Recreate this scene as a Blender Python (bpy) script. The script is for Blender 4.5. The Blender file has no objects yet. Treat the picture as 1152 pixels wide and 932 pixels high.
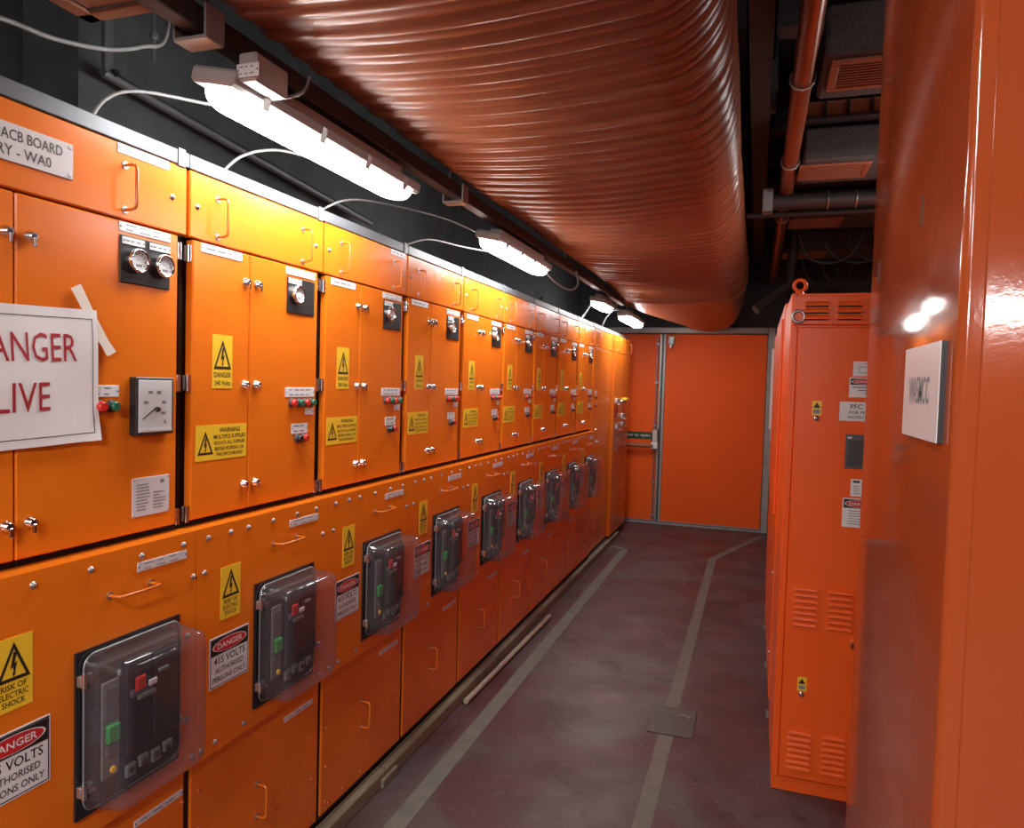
import bpy, bmesh, math, random
from mathutils import Matrix, Vector
random.seed(7)
SC = bpy.context.scene
COL = SC.collection
# ------------------------------------------------------------------ camera
FPX, YAW, PITCH, ROLL = 816.12, math.radians(18.533), math.radians(-2.385), math.radians(1.626)
cy, sy, cp, sp = math.cos(YAW), math.sin(YAW), math.cos(PITCH), math.sin(PITCH)
fw = Vector((-sy*cp, cy*cp, sp)); rt = Vector((cy, sy, 0)); up = rt.cross(fw)
cr, sr = math.cos(ROLL), math.sin(ROLL)
r2 = cr*rt + sr*up; u2 = -sr*rt + cr*up
cam_d = bpy.data.cameras.new('camera'); cam = bpy.data.objects.new('camera', cam_d); COL.objects.link(cam)
M = Matrix((r2, u2, -fw)).transposed().to_4x4(); M.translation = (0, 0, 1.6); cam.matrix_world = M
cam_d.sensor_fit = 'HORIZONTAL'; cam_d.sensor_width = 36; cam_d.lens = FPX/1152*36; cam_d.clip_start = 0.02
SC.camera = cam
# ------------------------------------------------------------------ world, exposure
w = bpy.data.worlds.new('world'); SC.world = w; w.use_nodes = True
w.node_tree.nodes['Background'].inputs[0].default_value = (.9, .95, 1, 1)
w.node_tree.nodes['Background'].inputs[1].default_value = 0.02
SC.view_settings.view_transform = 'Standard'; SC.view_settings.look = 'None'
SC.view_settings.gamma = 1; SC.view_settings.use_curve_mapping = False
SC.view_settings.exposure = -0.42
LAMP = 62.0          # emission strength of the luminaires' diffusers, raised for the fill lamps

# ------------------------------------------------------------------ materials
def lin(r, g, b):
    f = lambda c: (c/255/12.92) if c/255 <= .04045 else ((c/255+.055)/1.055)**2.4
    return (f(r), f(g), f(b), 1)
MATS = {}
def pbr(name, col, rough=.5, metal=0, spec=.5, coat=0, noise=0, nscale=8, bump=0, bscale=40, rvar=0, emit=0, stretch=None):
    m = bpy.data.materials.new(name); m.use_nodes = True; nt = m.node_tree; b = nt.nodes['Principled BSDF']
    b.inputs['Base Color'].default_value = col; b.inputs['Roughness'].default_value = rough
    b.inputs['Metallic'].default_value = metal; b.inputs['Specular IOR Level'].default_value = spec
    b.inputs['Coat Weight'].default_value = coat; b.inputs['Coat Roughness'].default_value = .12
    if emit:
        b.inputs['Emission Color'].default_value = col; b.inputs['Emission Strength'].default_value = emit
    if noise or bump or rvar:
        tc = nt.nodes.new('ShaderNodeTexCoord'); mp = nt.nodes.new('ShaderNodeMapping')
        nt.links.new(tc.outputs['Object'], mp.inputs[0])
        if stretch: mp.inputs['Scale'].default_value = stretch
        n = nt.nodes.new('ShaderNodeTexNoise'); n.inputs['Scale'].default_value = nscale; n.inputs['Detail'].default_value = 6
        nt.links.new(mp.outputs[0], n.inputs['Vector'])
        if noise:
            mx = nt.nodes.new('ShaderNodeMix'); mx.data_type = 'RGBA'
            mx.inputs['A'].default_value = tuple(c*(1-noise) for c in col[:3])+(1,)
            mx.inputs['B'].default_value = tuple(min(1, c*(1+noise)) for c in col[:3])+(1,)
            nt.links.new(n.outputs['Fac'], mx.inputs['Factor']); nt.links.new(mx.outputs['Result'], b.inputs['Base Color'])
        if rvar:
            r = nt.nodes.new('ShaderNodeMapRange'); r.inputs['From Min'].default_value = .3; r.inputs['From Max'].default_value = .7
            r.inputs['To Min'].default_value = max(.02, rough-rvar); r.inputs['To Max'].default_value = rough+rvar
            nt.links.new(n.outputs['Fac'], r.inputs['Value']); nt.links.new(r.outputs[0], b.inputs['Roughness'])
        if bump:
            n2 = nt.nodes.new('ShaderNodeTexNoise'); n2.inputs['Scale'].default_value = bscale; n2.inputs['Detail'].default_value = 3
            nt.links.new(tc.outputs['Object'], n2.inputs['Vector'])
            bp = nt.nodes.new('ShaderNodeBump'); bp.inputs['Strength'].default_value = bump; bp.inputs['Distance'].default_value = .002
            nt.links.new(n2.outputs['Fac'], bp.inputs['Height']); nt.links.new(bp.outputs[0], b.inputs['Normal'])
    MATS[name] = m
    return m
ORANGE = (.78, .180, .010, 1)
pbr('orange', ORANGE, .24, spec=.45, noise=.04, nscale=2.5, bump=.06, bscale=260, rvar=.05)
pbr('orange_red', (.86, .115, .012, 1), .34, spec=.4, noise=.05, nscale=3, bump=.06, bscale=240, rvar=.05)
pbr('door_red', (.88, .115, .010, 1), .5, spec=.22, noise=.08, nscale=2, rvar=.06)
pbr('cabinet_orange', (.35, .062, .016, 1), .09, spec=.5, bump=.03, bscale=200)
pbr('edge_orange', (.62, .14, .012, 1), .18, spec=.7)
pbr('dark_gap', (.03, .012, .008, 1), .6)
pbr('black', (.012, .012, .013, 1), .45)
pbr('black_gloss', (.016, .016, .02, 1), .16)
pbr('rubber', (.02, .02, .022, 1), .7)
pbr('charcoal', (.05, .05, .055, 1), .45)
pbr('trim_grey', (.12, .13, .145, 1), .5, metal=.4, noise=.12, nscale=14)
pbr('galv', (.32, .34, .35, 1), .45, metal=.7, noise=.25, nscale=18)
pbr('frame_grey', (.34, .35, .35, 1), .5, metal=.45, noise=.3, nscale=10)
pbr('chrome', (.75, .75, .76, 1), .16, metal=1)
pbr('steel', (.5, .5, .5, 1), .35, metal=.9)
pbr('white', (.74, .76, .78, 1), .4)
pbr('paper', (.78, .77, .78, 1), .75, noise=.05, nscale=5)
pbr('tape', (.80, .74, .66, 1), .7)
pbr('yellow', (.86, .56, .03, 1), .35)
pbr('ink', (.015, .012, .010, 1), .5)
pbr('ink_grey', (.22, .23, .25, 1), .6)
pbr('ink_red', (.38, .015, .03, 1), .6)
pbr('sign_red', (.55, .02, .025, 1), .4)
pbr('red_button', (.55, .025, .018, 1), .25)
pbr('green_button', (.012, .12, .065, 1), .25)
pbr('green', (.02, .30, .06, 1), .4)
pbr('green_sign', (.006, .055, .03, 1), .5)
pbr('dial', (.72, .75, .76, 1), .4)
pbr('acb_grey', (.09, .09, .10, 1), .5)
pbr('acb_strip', (.14, .16, .15, 1), .4)
pbr('cable', (.22, .22, .22, 1), .5)
pbr('cable_dark', (.03, .03, .032, 1), .6)
pbr('concrete', (.055, .068, .073, 1), .85, noise=.55, nscale=9, bump=.6, bscale=30)
pbr('dark_wall', (.028, .03, .032, 1), .85, noise=.35, nscale=4, bump=.3)
pbr('ceiling', (.018, .017, .018, 1), .9, noise=.4, nscale=3)
pbr('dark_steel', (.05, .045, .045, 1), .55, metal=.3, noise=.4, nscale=8)
pbr('insulation', (.075, .075, .08, 1), .9, noise=.5, nscale=60, bump=.8, bscale=90)
pbr('register', (.33, .12, .065, 1), .5, noise=.1)
pbr('pipe', (.36, .10, .04, 1), .3, metal=.35, noise=.35, nscale=7, stretch=(1, .3, 1))
pbr('duct', (.31, .112, .055, 1), .36, spec=.8, noise=.25, nscale=5, bump=.35, bscale=45, rvar=.08)
pbr('duct_smooth', (.31, .11, .055, 1), .36, spec=.7, noise=.18, nscale=3, bump=.2, bscale=14)
pbr('timber', (.20, .17, .115, 1), .75, noise=.5, nscale=14, stretch=(6, .6, 6))
pbr('pale_timber', (.38, .34, .26, 1), .7, noise=.3, nscale=14, stretch=(6, .6, 6))
pbr('tape_floor', (.135, .128, .105, 1), .6, noise=.4, nscale=14)
pbr('plate_floor', (.085, .078, .078, 1), .5, metal=.3, noise=.35, nscale=22)
pbr('housing', (.36, .34, .33, 1), .5)
pbr('lamp_on', (1, .985, .95, 1), .4, emit=LAMP)
pbr('lamp_fill', (1, .985, .95, 1), .4, emit=LAMP*2.6)  # stronger diffuser for the out-of-view fill lamps
pbr('sign_plate', (.66, .64, .66, 1), .32)
pbr('blue', (.05, .13, .35, 1), .4)
pbr('beam_orange', (.24, .07, .03, 1), .55, noise=.2)
pbr('hatch', (.50, .10, .03, 1), .4)

def floor_mat():
    m = bpy.data.materials.new('floor_paint'); m.use_nodes = True; nt = m.node_tree; b = nt.nodes['Principled BSDF']
    tc = nt.nodes.new('ShaderNodeTexCoord')
    def noise(s, d, dist=0):
        n = nt.nodes.new('ShaderNodeTexNoise'); n.inputs['Scale'].default_value = s; n.inputs['Detail'].default_value = d
        n.inputs['Distortion'].default_value = dist; nt.links.new(tc.outputs['Object'], n.inputs['Vector']); return n
    def ramp(src, a, bb, ca, cb):
        r = nt.nodes.new('ShaderNodeValToRGB'); r.color_ramp.elements[0].position = a; r.color_ramp.elements[1].position = bb
        r.color_ramp.elements[0].color = ca; r.color_ramp.elements[1].color = cb
        nt.links.new(src.outputs['Fac'], r.inputs[0]); return r
    def mix(fac, a, c):
        x = nt.nodes.new('ShaderNodeMix'); x.data_type = 'RGBA'
        nt.links.new(fac, x.inputs['Factor']); nt.links.new(a, x.inputs['A'])
        if isinstance(c, tuple): x.inputs['B'].default_value = c
        else: nt.links.new(c, x.inputs['B'])
        return x.outputs['Result']
    base = ramp(noise(3.2, 8, .4), .3, .7, (.062, .019, .021, 1), (.092, .031, .034, 1)).outputs[0]
    grey = ramp(noise(1.5, 9, 1.1), .44, .60, (0, 0, 0, 1), (.95, .95, .95, 1)).outputs[0]
    c = mix(grey, base, (.085, .062, .066, 1))
    scuff = ramp(noise(11, 9, 1.5), .58, .72, (0, 0, 0, 1), (.5, .5, .5, 1)).outputs[0]
    c = mix(scuff, c, (.125, .096, .100, 1))
    dark = ramp(noise(4.1, 7, 1.6), .56, .70, (0, 0, 0, 1), (.75, .75, .75, 1)).outputs[0]
    c = mix(dark, c, (.045, .020, .020, 1))
    spots = ramp(noise(23, 2), .74, .78, (0, 0, 0, 1), (.8, .8, .8, 1)).outputs[0]
    c = mix(spots, c, (.045, .03, .03, 1))
    nt.links.new(c, b.inputs['Base Color'])
    r = ramp(noise(4, 5), .3, .7, (.42, .42, .42, 1), (.6, .6, .6, 1)).outputs[0]
    nt.links.new(r, b.inputs['Roughness'])
    bp = nt.nodes.new('ShaderNodeBump'); bp.inputs['Strength'].default_value = .15; bp.inputs['Distance'].default_value = .003
    nt.links.new(noise(30, 4).outputs['Fac'], bp.inputs['Height']); nt.links.new(bp.outputs[0], b.inputs['Normal'])
    MATS['floor_paint'] = m
floor_mat()
def clear_mat(name, tint, haze, hazecol, rough=.08, ior=1.45):
    m = bpy.data.materials.new(name); m.use_nodes = True; nt = m.node_tree; nt.nodes.clear()
    out = nt.nodes.new('ShaderNodeOutputMaterial'); tr = nt.nodes.new('ShaderNodeBsdfTransparent'); tr.inputs[0].default_value = tint
    gl = nt.nodes.new('ShaderNodeBsdfGlossy'); gl.inputs['Roughness'].default_value = rough
    df = nt.nodes.new('ShaderNodeBsdfDiffuse'); df.inputs[0].default_value = hazecol
    lw = nt.nodes.new('ShaderNodeLayerWeight'); lw.inputs[0].default_value = .5
    pw = nt.nodes.new('ShaderNodeMath'); pw.operation = 'POWER'; pw.inputs[1].default_value = 4.5
    fr = nt.nodes.new('ShaderNodeMath'); fr.operation = 'MULTIPLY_ADD'; fr.inputs[1].default_value = .85; fr.inputs[2].default_value = .05
    nt.links.new(lw.outputs['Facing'], pw.inputs[0]); nt.links.new(pw.outputs[0], fr.inputs[0])
    a = nt.nodes.new('ShaderNodeMixShader'); a.inputs[0].default_value = haze
    nt.links.new(tr.outputs[0], a.inputs[1]); nt.links.new(df.outputs[0], a.inputs[2])
    c = nt.nodes.new('ShaderNodeMixShader'); nt.links.new(fr.outputs[0], c.inputs[0])
    nt.links.new(a.outputs[0], c.inputs[1]); nt.links.new(gl.outputs[0], c.inputs[2]); nt.links.new(c.outputs[0], out.inputs[0])
    MATS[name] = m
clear_mat('clear_plastic', (.86, .82, .86, 1), .055, (.55, .5, .55, 1))
clear_mat('glass', (.95, .97, .97, 1), .02, (.6, .6, .6, 1))

# ------------------------------------------------------------------ mesh builder
FR = {'L': Matrix(((0, 0, 1), (1, 0, 0), (0, 1, 0))).to_4x4(),      # sign plane -> faces +X (right is +Y)
      'F': Matrix(((1, 0, 0), (0, 0, -1), (0, 1, 0))).to_4x4(),     # faces -Y (right is +X)
      'R': Matrix(((0, 0, -1), (-1, 0, 0), (0, 1, 0))).to_4x4(),    # faces -X (right is -Y)
      'B': Matrix(((-1, 0, 0), (0, 0, 1), (0, 1, 0))).to_4x4(),     # faces +Y
      'U': Matrix.Identity(4)}
TXT = {}
def text_geo(body, bold=.010):
    if (body, bold) not in TXT:
        cu = bpy.data.curves.new('t', 'FONT'); cu.body = body; cu.resolution_u = 2; cu.size = 1; cu.offset = bold
        ob = bpy.data.objects.new('t', cu); me = ob.to_mesh()
        TXT[body, bold] = ([tuple(v.co) for v in me.vertices], [tuple(p.vertices) for p in me.polygons])
        ob.to_mesh_clear(); bpy.data.objects.remove(ob); bpy.data.curves.remove(cu)
    return TXT[body, bold]
class MB:
    def __init__(s, frame=None):
        s.v = []; s.f = []; s.mi = []; s.sm = []; s.mats = []; s.M = FR[frame] if frame else None; s.norm = True
    def mat(s, m):
        if m not in s.mats: s.mats.append(m)
        return s.mats.index(m)
    def add(s, vs, fs, m, smooth=False):
        o = len(s.v)
        s.v += [tuple(s.M @ Vector(v)) if s.M else tuple(v) for v in vs]
        i = s.mat(m)
        for f in fs: s.f.append(tuple(a+o for a in f)); s.mi.append(i); s.sm.append(smooth)
        return s
    def box(s, a, b, m, c=0):
        x0, y0, z0 = a; x1, y1, z1 = b
        if not c:
            vs = [(x, y, z) for x in (x0, x1) for y in (y0, y1) for z in (z0, z1)]
            return s.add(vs, [(0, 1, 3, 2), (4, 6, 7, 5), (0, 4, 5, 1), (2, 3, 7, 6), (0, 2, 6, 4), (1, 5, 7, 3)], m)
        vs = []; idx = {}
        for i, x in enumerate((x0, x1)):
            for j, y in enumerate((y0, y1)):
                for k, z in enumerate((z0, z1)):
                    sx, sy_, sz = (1 if i == 0 else -1), (1 if j == 0 else -1), (1 if k == 0 else -1)
                    for ax in range(3):
                        idx[i, j, k, ax] = len(vs)
                        vs.append((x+(sx*c if ax != 0 else 0), y+(sy_*c if ax != 1 else 0), z+(sz*c if ax != 2 else 0)))
        fs = []
        for i in (0, 1):
            fs.append(tuple(idx[i, j, k, 0] for j, k in ((0, 0), (1, 0), (1, 1), (0, 1))))
            fs.append(tuple(idx[j, i, k, 1] for j, k in ((0, 0), (1, 0), (1, 1), (0, 1))))
            fs.append(tuple(idx[j, k, i, 2] for j, k in ((0, 0), (1, 0), (1, 1), (0, 1))))
            for j in (0, 1):
                fs.append((idx[i, j, 0, 0], idx[i, j, 1, 0], idx[i, j, 1, 1], idx[i, j, 0, 1]))
                fs.append((idx[i, 0, j, 0], idx[i, 1, j, 0], idx[i, 1, j, 2], idx[i, 0, j, 2]))
                fs.append((idx[0, i, j, 1], idx[1, i, j, 1], idx[1, i, j, 2], idx[0, i, j, 2]))
                for k in (0, 1): fs.append((idx[i, j, k, 0], idx[i, j, k, 1], idx[i, j, k, 2]))
        return s.add(vs, fs, m)
    def tube(s, pts, r, m, n=8, cap=True):
        pts = [Vector(p) for p in pts]; vs = []; fs = []
        t0 = (pts[1]-pts[0]).normalized()
        ref = Vector((0, 0, 1)) if abs(t0.z) < .9 else Vector((1, 0, 0))
        u = t0.cross(ref).normalized()
        for i, p in enumerate(pts):
            t = (pts[min(i+1, len(pts)-1)]-pts[max(i-1, 0)]).normalized()
            u = (u-t*u.dot(t)).normalized(); v = t.cross(u)
            rr = r[i] if isinstance(r, (list, tuple)) else r
            for k in range(n):
                a = 2*math.pi*k/n; vs.append(p+u*rr*math.cos(a)+v*rr*math.sin(a))
        for i in range(len(pts)-1):
            for k in range(n):
                fs.append((i*n+k, i*n+(k+1) % n, (i+1)*n+(k+1) % n, (i+1)*n+k))
        s.add(vs, fs, m, True)
        if cap:
            s.add([vs[k] for k in range(n)], [tuple(range(n))], m); s.add(vs[-n:], [tuple(range(n))], m)
        return s
    def lathe(s, prof, m, c=(0, 0, 0), axis='x', n=16, smooth=True, cap=True):
        # prof: list of (height along axis, radius)
        vs = []; fs = []
        for h, r in prof:
            for k in range(n):
                a = 2*math.pi*k/n; p, q = r*math.cos(a), r*math.sin(a)
                d = {'x': (h, p, q), 'y': (p, h, q), 'z': (p, q, h)}[axis]
                vs.append((c[0]+d[0], c[1]+d[1], c[2]+d[2]))
        for i in range(len(prof)-1):
            for k in range(n): fs.append((i*n+k, i*n+(k+1) % n, (i+1)*n+(k+1) % n, (i+1)*n+k))
        s.add(vs, fs, m, smooth)
        if cap and prof[-1][1] > 1e-6: s.add(vs[-n:], [tuple(range(n))], m)
        if cap and prof[0][1] > 1e-6: s.add(vs[:n], [tuple(range(n))], m)
        return s
    def poly(s, pts, z, m):                                   # flat polygon in the sign plane
        return s.add([(x, y, z) for x, y in pts], [tuple(range(len(pts)))], m)
    def rect(s, x0, y0, x1, y1, z, m): return s.poly([(x0, y0), (x1, y0), (x1, y1), (x0, y1)], z, m)
    def ring(s, pts, pts2, z, m):
        n = len(pts)
        return s.add([(x, y, z) for x, y in pts]+[(x, y, z) for x, y in pts2], [(i, (i+1) % n, n+(i+1) % n, n+i) for i in range(n)], m)
    def text(s, body, x0, y0, wd, ht, z, m):                  # fitted into the rectangle
        vs, fs = text_geo(body)
        ax, bx_ = min(v[0] for v in vs), max(v[0] for v in vs); ay, by = min(v[1] for v in vs), max(v[1] for v in vs)
        return s.add([(x0+(v[0]-ax)/(bx_-ax)*wd, y0+(v[1]-ay)/(by-ay)*ht, z) for v in vs], fs, m)
    def mesh(s, name):
        me = bpy.data.meshes.new(name); me.from_pydata(s.v, [], s.f)
        for m in s.mats: me.materials.append(MATS[m])
        me.polygons.foreach_set('material_index', s.mi); me.polygons.foreach_set('use_smooth', s.sm)
        if s.norm:
            bm = bmesh.new(); bm.from_mesh(me); bmesh.ops.remove_doubles(bm, verts=bm.verts, dist=1e-6) if s.norm == 2 else None
            bmesh.ops.recalc_face_normals(bm, faces=bm.faces); bm.to_mesh(me); bm.free()
        me.update(); return me
CACHE = {}
def cached(key, fn):
    if key not in CACHE: CACHE[key] = fn().mesh(key.split('|')[0])
    return CACHE[key]
WP = {}
def obj(name, mesh, parent=None, at=(0, 0, 0), rot=None):
    if isinstance(mesh, MB): mesh = mesh.mesh(name)
    o = bpy.data.objects.new(name, mesh); COL.objects.link(o); at = Vector(at); WP[o.name] = at
    if parent is not None: o.parent = parent; o.location = at-WP[parent.name]
    else: o.location = at
    if rot: o.rotation_euler = rot
    return o
def tag(o, label, cat, group=None, kind=None):
    o['label'] = label
    if cat: o['category'] = cat
    if group: o['group'] = group
    if kind: o['kind'] = kind
    return o
def thing(name, at, label, cat, group=None): return tag(obj(name, None, None, at), label, cat, group)
def struct(name, mesh, at=(0, 0, 0)):
    o = obj(name, mesh, None, at); o['kind'] = 'structure'; return o
def lbl(o, t): o['label'] = t; return o

# ------------------------------------------------------------------ room shell
FAR = 8.60
X_UP, X_LOW, X_DN = -1.375, -1.34, -1.357
struct('floor', MB().box((-2.4, -5.2, -.1), (3.2, FAR+.3, 0), 'floor_paint'))
struct('ceiling', MB().box((-2.4, -5.2, 3.4), (3.2, FAR+.3, 3.5), 'ceiling'))
struct('wall_left', MB().box((-2.4, -5.2, 0), (-2.3, FAR+.3, 3.4), 'dark_wall'))
struct('wall_right', MB().box((3.1, -5.2, 0), (3.2, FAR+.3, 3.4), 'hatch'))
struct('wall_back', MB().box((-2.3, -5.2, 0), (3.1, -5.1, 3.4), 'hatch'))
DX0, DXM, DX1, DZ = -2.15, -1.045, .105, 2.235
m = MB()
m.box((-2.3, FAR+.02, 0), (DX0-.07, FAR+.2, 3.4), 'concrete').box((DX1+.07, FAR+.02, 0), (3.1, FAR+.2, 3.4), 'concrete')
m.box((DX0-.07, FAR+.02, DZ+.07), (DX1+.07, FAR+.2, 3.4), 'concrete')
struct('wall_far', m)
fr = MB()
fr.box((DX0-.07, FAR-.04, 0), (DX0, FAR+.1, DZ+.07), 'frame_grey', .006)
fr.box((DX1, FAR-.04, 0), (DX1+.075, FAR+.1, DZ+.07), 'frame_grey', .006)
fr.box((DX0, FAR-.04, DZ), (DX1, FAR+.1, DZ+.07), 'frame_grey', .006)
struct('trim_1', fr)
struct('trim_2', MB().box((DX0, FAR-.02, 0), (DX1, FAR+.1, .022), 'frame_grey', .004))
# door leaves
d1 = struct('door_1', MB().box((DX0+.006, FAR, .028), (DXM-.012, FAR+.05, DZ-.008), 'door_red', .004))
d2 = struct('door_2', MB().box((DXM+.016, FAR, .028), (DX1-.006, FAR+.05, DZ-.008), 'door_red', .004))
obj('kick_edge', MB().box((0, -.006, 0), (DX1-DXM-.03, 0, .012), 'galv'), d2, (DXM+.02, FAR, .03))
obj('kick_edge', MB().box((0, -.006, 0), (DXM-DX0-.03, 0, .012), 'galv'), d1, (DX0+.01, FAR, .03))
m = MB().box((-.035, -.022, 0), (-.012, 0, DZ-.04), 'galv', .003).box((.006, -.022, 0), (.034, 0, DZ-.04), 'frame_grey', .003).box((-.012, -.012, 0), (.006, 0, DZ-.04), 'charcoal')
obj('meeting_strip', m, d2, (DXM, FAR, .03))
m = MB().tube([(0, -.03, 0), (0, -.03, 1.14)], .009, 'galv', 8)
for z in (.1, .6, 1.05): m.box((-.018, -.042, z), (.018, 0, z+.025), 'galv', .003)
obj('vertical_bolt', m, d1, (DXM-.06, FAR, 1.05))
m = MB().tube([(0, -.03, 0), (0, -.03, .86)], .009, 'galv', 8)
for z in (.05, .45): m.box((-.018, -.042, z), (.018, 0, z+.025), 'galv', .003)
obj('vertical_bolt', m, d1, (DXM-.06, FAR, .04))
m = MB().box((-.045, -.075, .03), (.03, 0, .2), 'steel', .012).tube([(-.62, -.085, .0), (-.02, -.085, .0)], .026, 'register', 10)
m.box((-.05, -.1, -.035), (.03, 0, .04), 'white', .008).box((-.66, -.1, -.035), (-.6, 0, .1), 'steel', .008)
lbl(obj('push_bar', m, d1, (DXM-.045, FAR, .925)), 'red push bar with steel lock box')
m = MB('F').box((0, 0, 0), (.44, .085, .004), 'green_sign').text('Push bar to open', .025, .020, .385, .046, .0046, 'white')
lbl(obj('exit_sign', m, d1, (DXM-.53, FAR, .993)), 'dark green sign reading Push bar to open')
obj('closer_catch', MB().box((-.03, -.04, -.05), (.035, 0, .05), 'galv', .006).box((-.012, -.055, -.09), (.014, -.02, -.03), 'galv', .004), d2, (-.955, FAR, 2.155))
# small gear on the far wall beside the door frame
t = thing('switch_box', (.222, FAR+.02, 1.42), 'white switch box with blue face on wall beside the far door frame', 'switch')
obj('box', MB().box((-.04, -.05, 0), (.05, 0, .15), 'white', .006), t, (.222, FAR+.02, 1.42))
obj('face', MB().box((-.03, -.056, .03), (.03, -.049, .12), 'blue', .002), t, (.222, FAR+.02, 1.42))
m = MB().tube([(.05*math.cos(a/12*2*math.pi), -.03, .05*math.sin(a/12*2*math.pi)) for a in range(13)], .011, 'black', 8)
m.box((-.012, -.04, .03), (.012, 0, .06), 'steel', .003)
tag(obj('hanging_ring', m, None, (.235, FAR+.02, .87)), 'black ring hanging on the wall below the white switch box', 'ring')
# concrete beam behind the switchboard
struct('trim_3', MB().box((-2.3, 1.76, 2.36), (-2.06, FAR, 3.4), 'concrete'))

# ------------------------------------------------------------------ signs
def lightning(s, cx, y0, wd, ht, z):
    a = [(cx-wd/2, y0), (cx+wd/2, y0), (cx, y0+ht)]
    k = .72; gx, gy = cx, y0+ht/3
    b = [(gx+(x-gx)*k, gy+(y-gy)*k) for x, y in a]
    s.ring(a, b, z, 'ink')
    P = [(.10, .66), (.02, .36), (.11, .40), (.03, .10), (.07, .12), (-.01, .0), (-.06, .13), (-.02, .11), (-.01, .27), (-.11, .22), (-.01, .66)]
    s.poly([(cx+x*wd*.95, y0+ht*.09+y*ht*.98) for x, y in P], z, 'ink')
def sign_danger240():
    s = MB('L'); W, H = .077, .145
    s.box((0, 0, 0), (W, H, .0012), 'yellow'); lightning(s, W/2, .052, .068, .080, .0016)
    s.text('DANGER', .006, .030, .065, .014, .0016, 'ink'); s.text('240 Volts', .008, .008, .061, .014, .0016, 'ink'); return s
def sign_warning():
    s = MB('L'); W, H = .197, .094
    s.box((0, 0, 0), (W, H, .0012), 'yellow'); lightning(s, .035, .016, .058, .062, .0016)
    for t, x, y, wd, h in (('WARNING', .088, .073, .082, .013), ('MULTIPLE SUPPLIES', .066, .056, .126, .011), ('ISOLATE ALL SUPPLIES', .068, .040, .122, .010), ('BEFORE WORKING ON', .070, .024, .116, .010), ('THIS SWITCHBOARD', .075, .009, .106, .010)):
        s.text(t, x, y, wd, h, .0016, 'ink')
    return s
def sign_risk():
    s = MB('L'); W, H = .078, .143
    s.box((0, 0, 0), (W, H, .0012), 'yellow'); lightning(s, W/2, .058, .068, .076, .0016)
    for t, x, y, wd in (('RISK OF', .013, .041, .052), ('ELECTRIC', .009, .025, .060), ('SHOCK', .015, .009, .048)): s.text(t, x, y, wd, .012, .0016, 'ink')
    return s
def danger_head(s, x0, y0, x1, y1, z):
    s.rect(x0, y0, x1, y1, z, 'ink'); cx, cy_ = (x0+x1)/2, (y0+y1)/2; a, b = (x1-x0)*.47, (y1-y0)*.42
    el = lambda k: [(cx+a*k*math.cos(t*math.pi/14), cy_+b*k*math.sin(t*math.pi/14)) for t in range(28)]
    s.poly(el(1), z+.0003, 'white'); s.poly(el(.93), z+.0006, 'sign_red')
    s.text('DANGER', cx-a*.72, cy_-b*.42, a*1.44, b*.84, z+.0009, 'white')
def sign_danger415():
    s = MB('L'); W, H = .156, .138
    s.box((0, 0, 0), (W, H, .0012), 'white')
    o = [(.003, .003), (W-.003, .003), (W-.003, H-.003), (.003, H-.003)]; i = [(.0055, .0055), (W-.0055, .0055), (W-.0055, H-.0055), (.0055, H-.0055)]
    s.ring(o, i, .0016, 'ink'); danger_head(s, .006, .088, W-.006, H-.006, .0016)
    for t, x, y, wd, h in (('415 VOLTS', .016, .062, .124, .020), ('AUTHORISED', .022, .038, .112, .015), ('PERSONS ONLY', .013, .014, .130, .015)): s.text(t, x, y, wd, h, .0016, 'ink')
    return s
def strip(W, H, frame='L', rows=1, mat='white', ink='ink_grey', n=3, t=.002, seed=1):
    def fn():
        s = MB(frame); s.box((0, 0, 0), (W, H, t), mat, .0006)
        rnd = random.Random(seed)
        for r in range(rows):
            y = H*(r+.5)/rows; x = W*.12
            for k in range(n):
                l = W*.76/n*rnd.uniform(.45, .85); s.rect(x, y-H*.11/rows, x+l, y+H*.11/rows, t+.0004, ink); x += W*.76/n
        for x in (.004, W-.004): s.lathe([(t, .0022), (t+.001, .0018)], 'charcoal', (x, H/2, 0), 'z', 6)
        return s
    return cached(f'name_strip|{W}{H}{frame}{rows}{mat}{n}{seed}', fn)
# ------------------------------------------------------------------ switchboard hardware
def m_handle(L, axis, out=.034, r=.0036, mat='edge_orange'):
    def fn():
        s = MB(); k = .012
        P = [(0, 0), (out-k, 0), (out-.003, .003), (out, k), (out, L-k), (out-.003, L-.003), (out-k, L), (0, L)]
        s.tube([(x, 0, y) if axis == 'z' else (x, y, 0) for x, y in P], r, mat, 8)
        for y in (0, L):
            s.lathe([(0, .009), (.002, .009)], 'steel', (0, 0, y) if axis == 'z' else (0, y, 0), 'x', 10)
        return s
    return cached(f'handle|{L}{axis}{out}{mat}', fn)
def m_screw():
    return cached('screw|', lambda: MB().lathe([(0, .0075), (.0015, .0075), (.002, .0056), (.005, .0046), (.006, .002)], 'steel', n=10))
def m_screw_small():
    return cached('screw|s', lambda: MB().lathe([(0, .0055), (.003, .0048), (.0045, .002)], 'hatch', n=8))
def m_lock():
    def fn():
        s = MB(); s.lathe([(0, .0125), (.004, .0125), (.006, .0105), (.013, .0095), (.015, .0075)], 'chrome', n=16)
        s.lathe([(.0152, .005), (.0156, .0)], 'black', n=10); s.box((.012, -.0035, -.021), (.018, .0035, -.002), 'chrome', .001); return s
    return cached('lock|', fn)
def m_hinge():
    def fn():
        s = MB(); s.tube([(.012, 0, -.021), (.012, 0, .021)], .0065, 'chrome', 10)
        s.box((0, -.007, -.019), (.006, .007, .019), 'steel', .001); return s
    return cached('hinge|', fn)
def m_button(col):
    def fn():
        s = MB(); s.lathe([(0, .0145), (.006, .0145), (.008, .0125)], 'charcoal', n=16); s.lathe([(.008, .0115), (.018, .011), (.02, .009)], col, n=16); return s
    return cached('push_button|'+col, fn)
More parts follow.
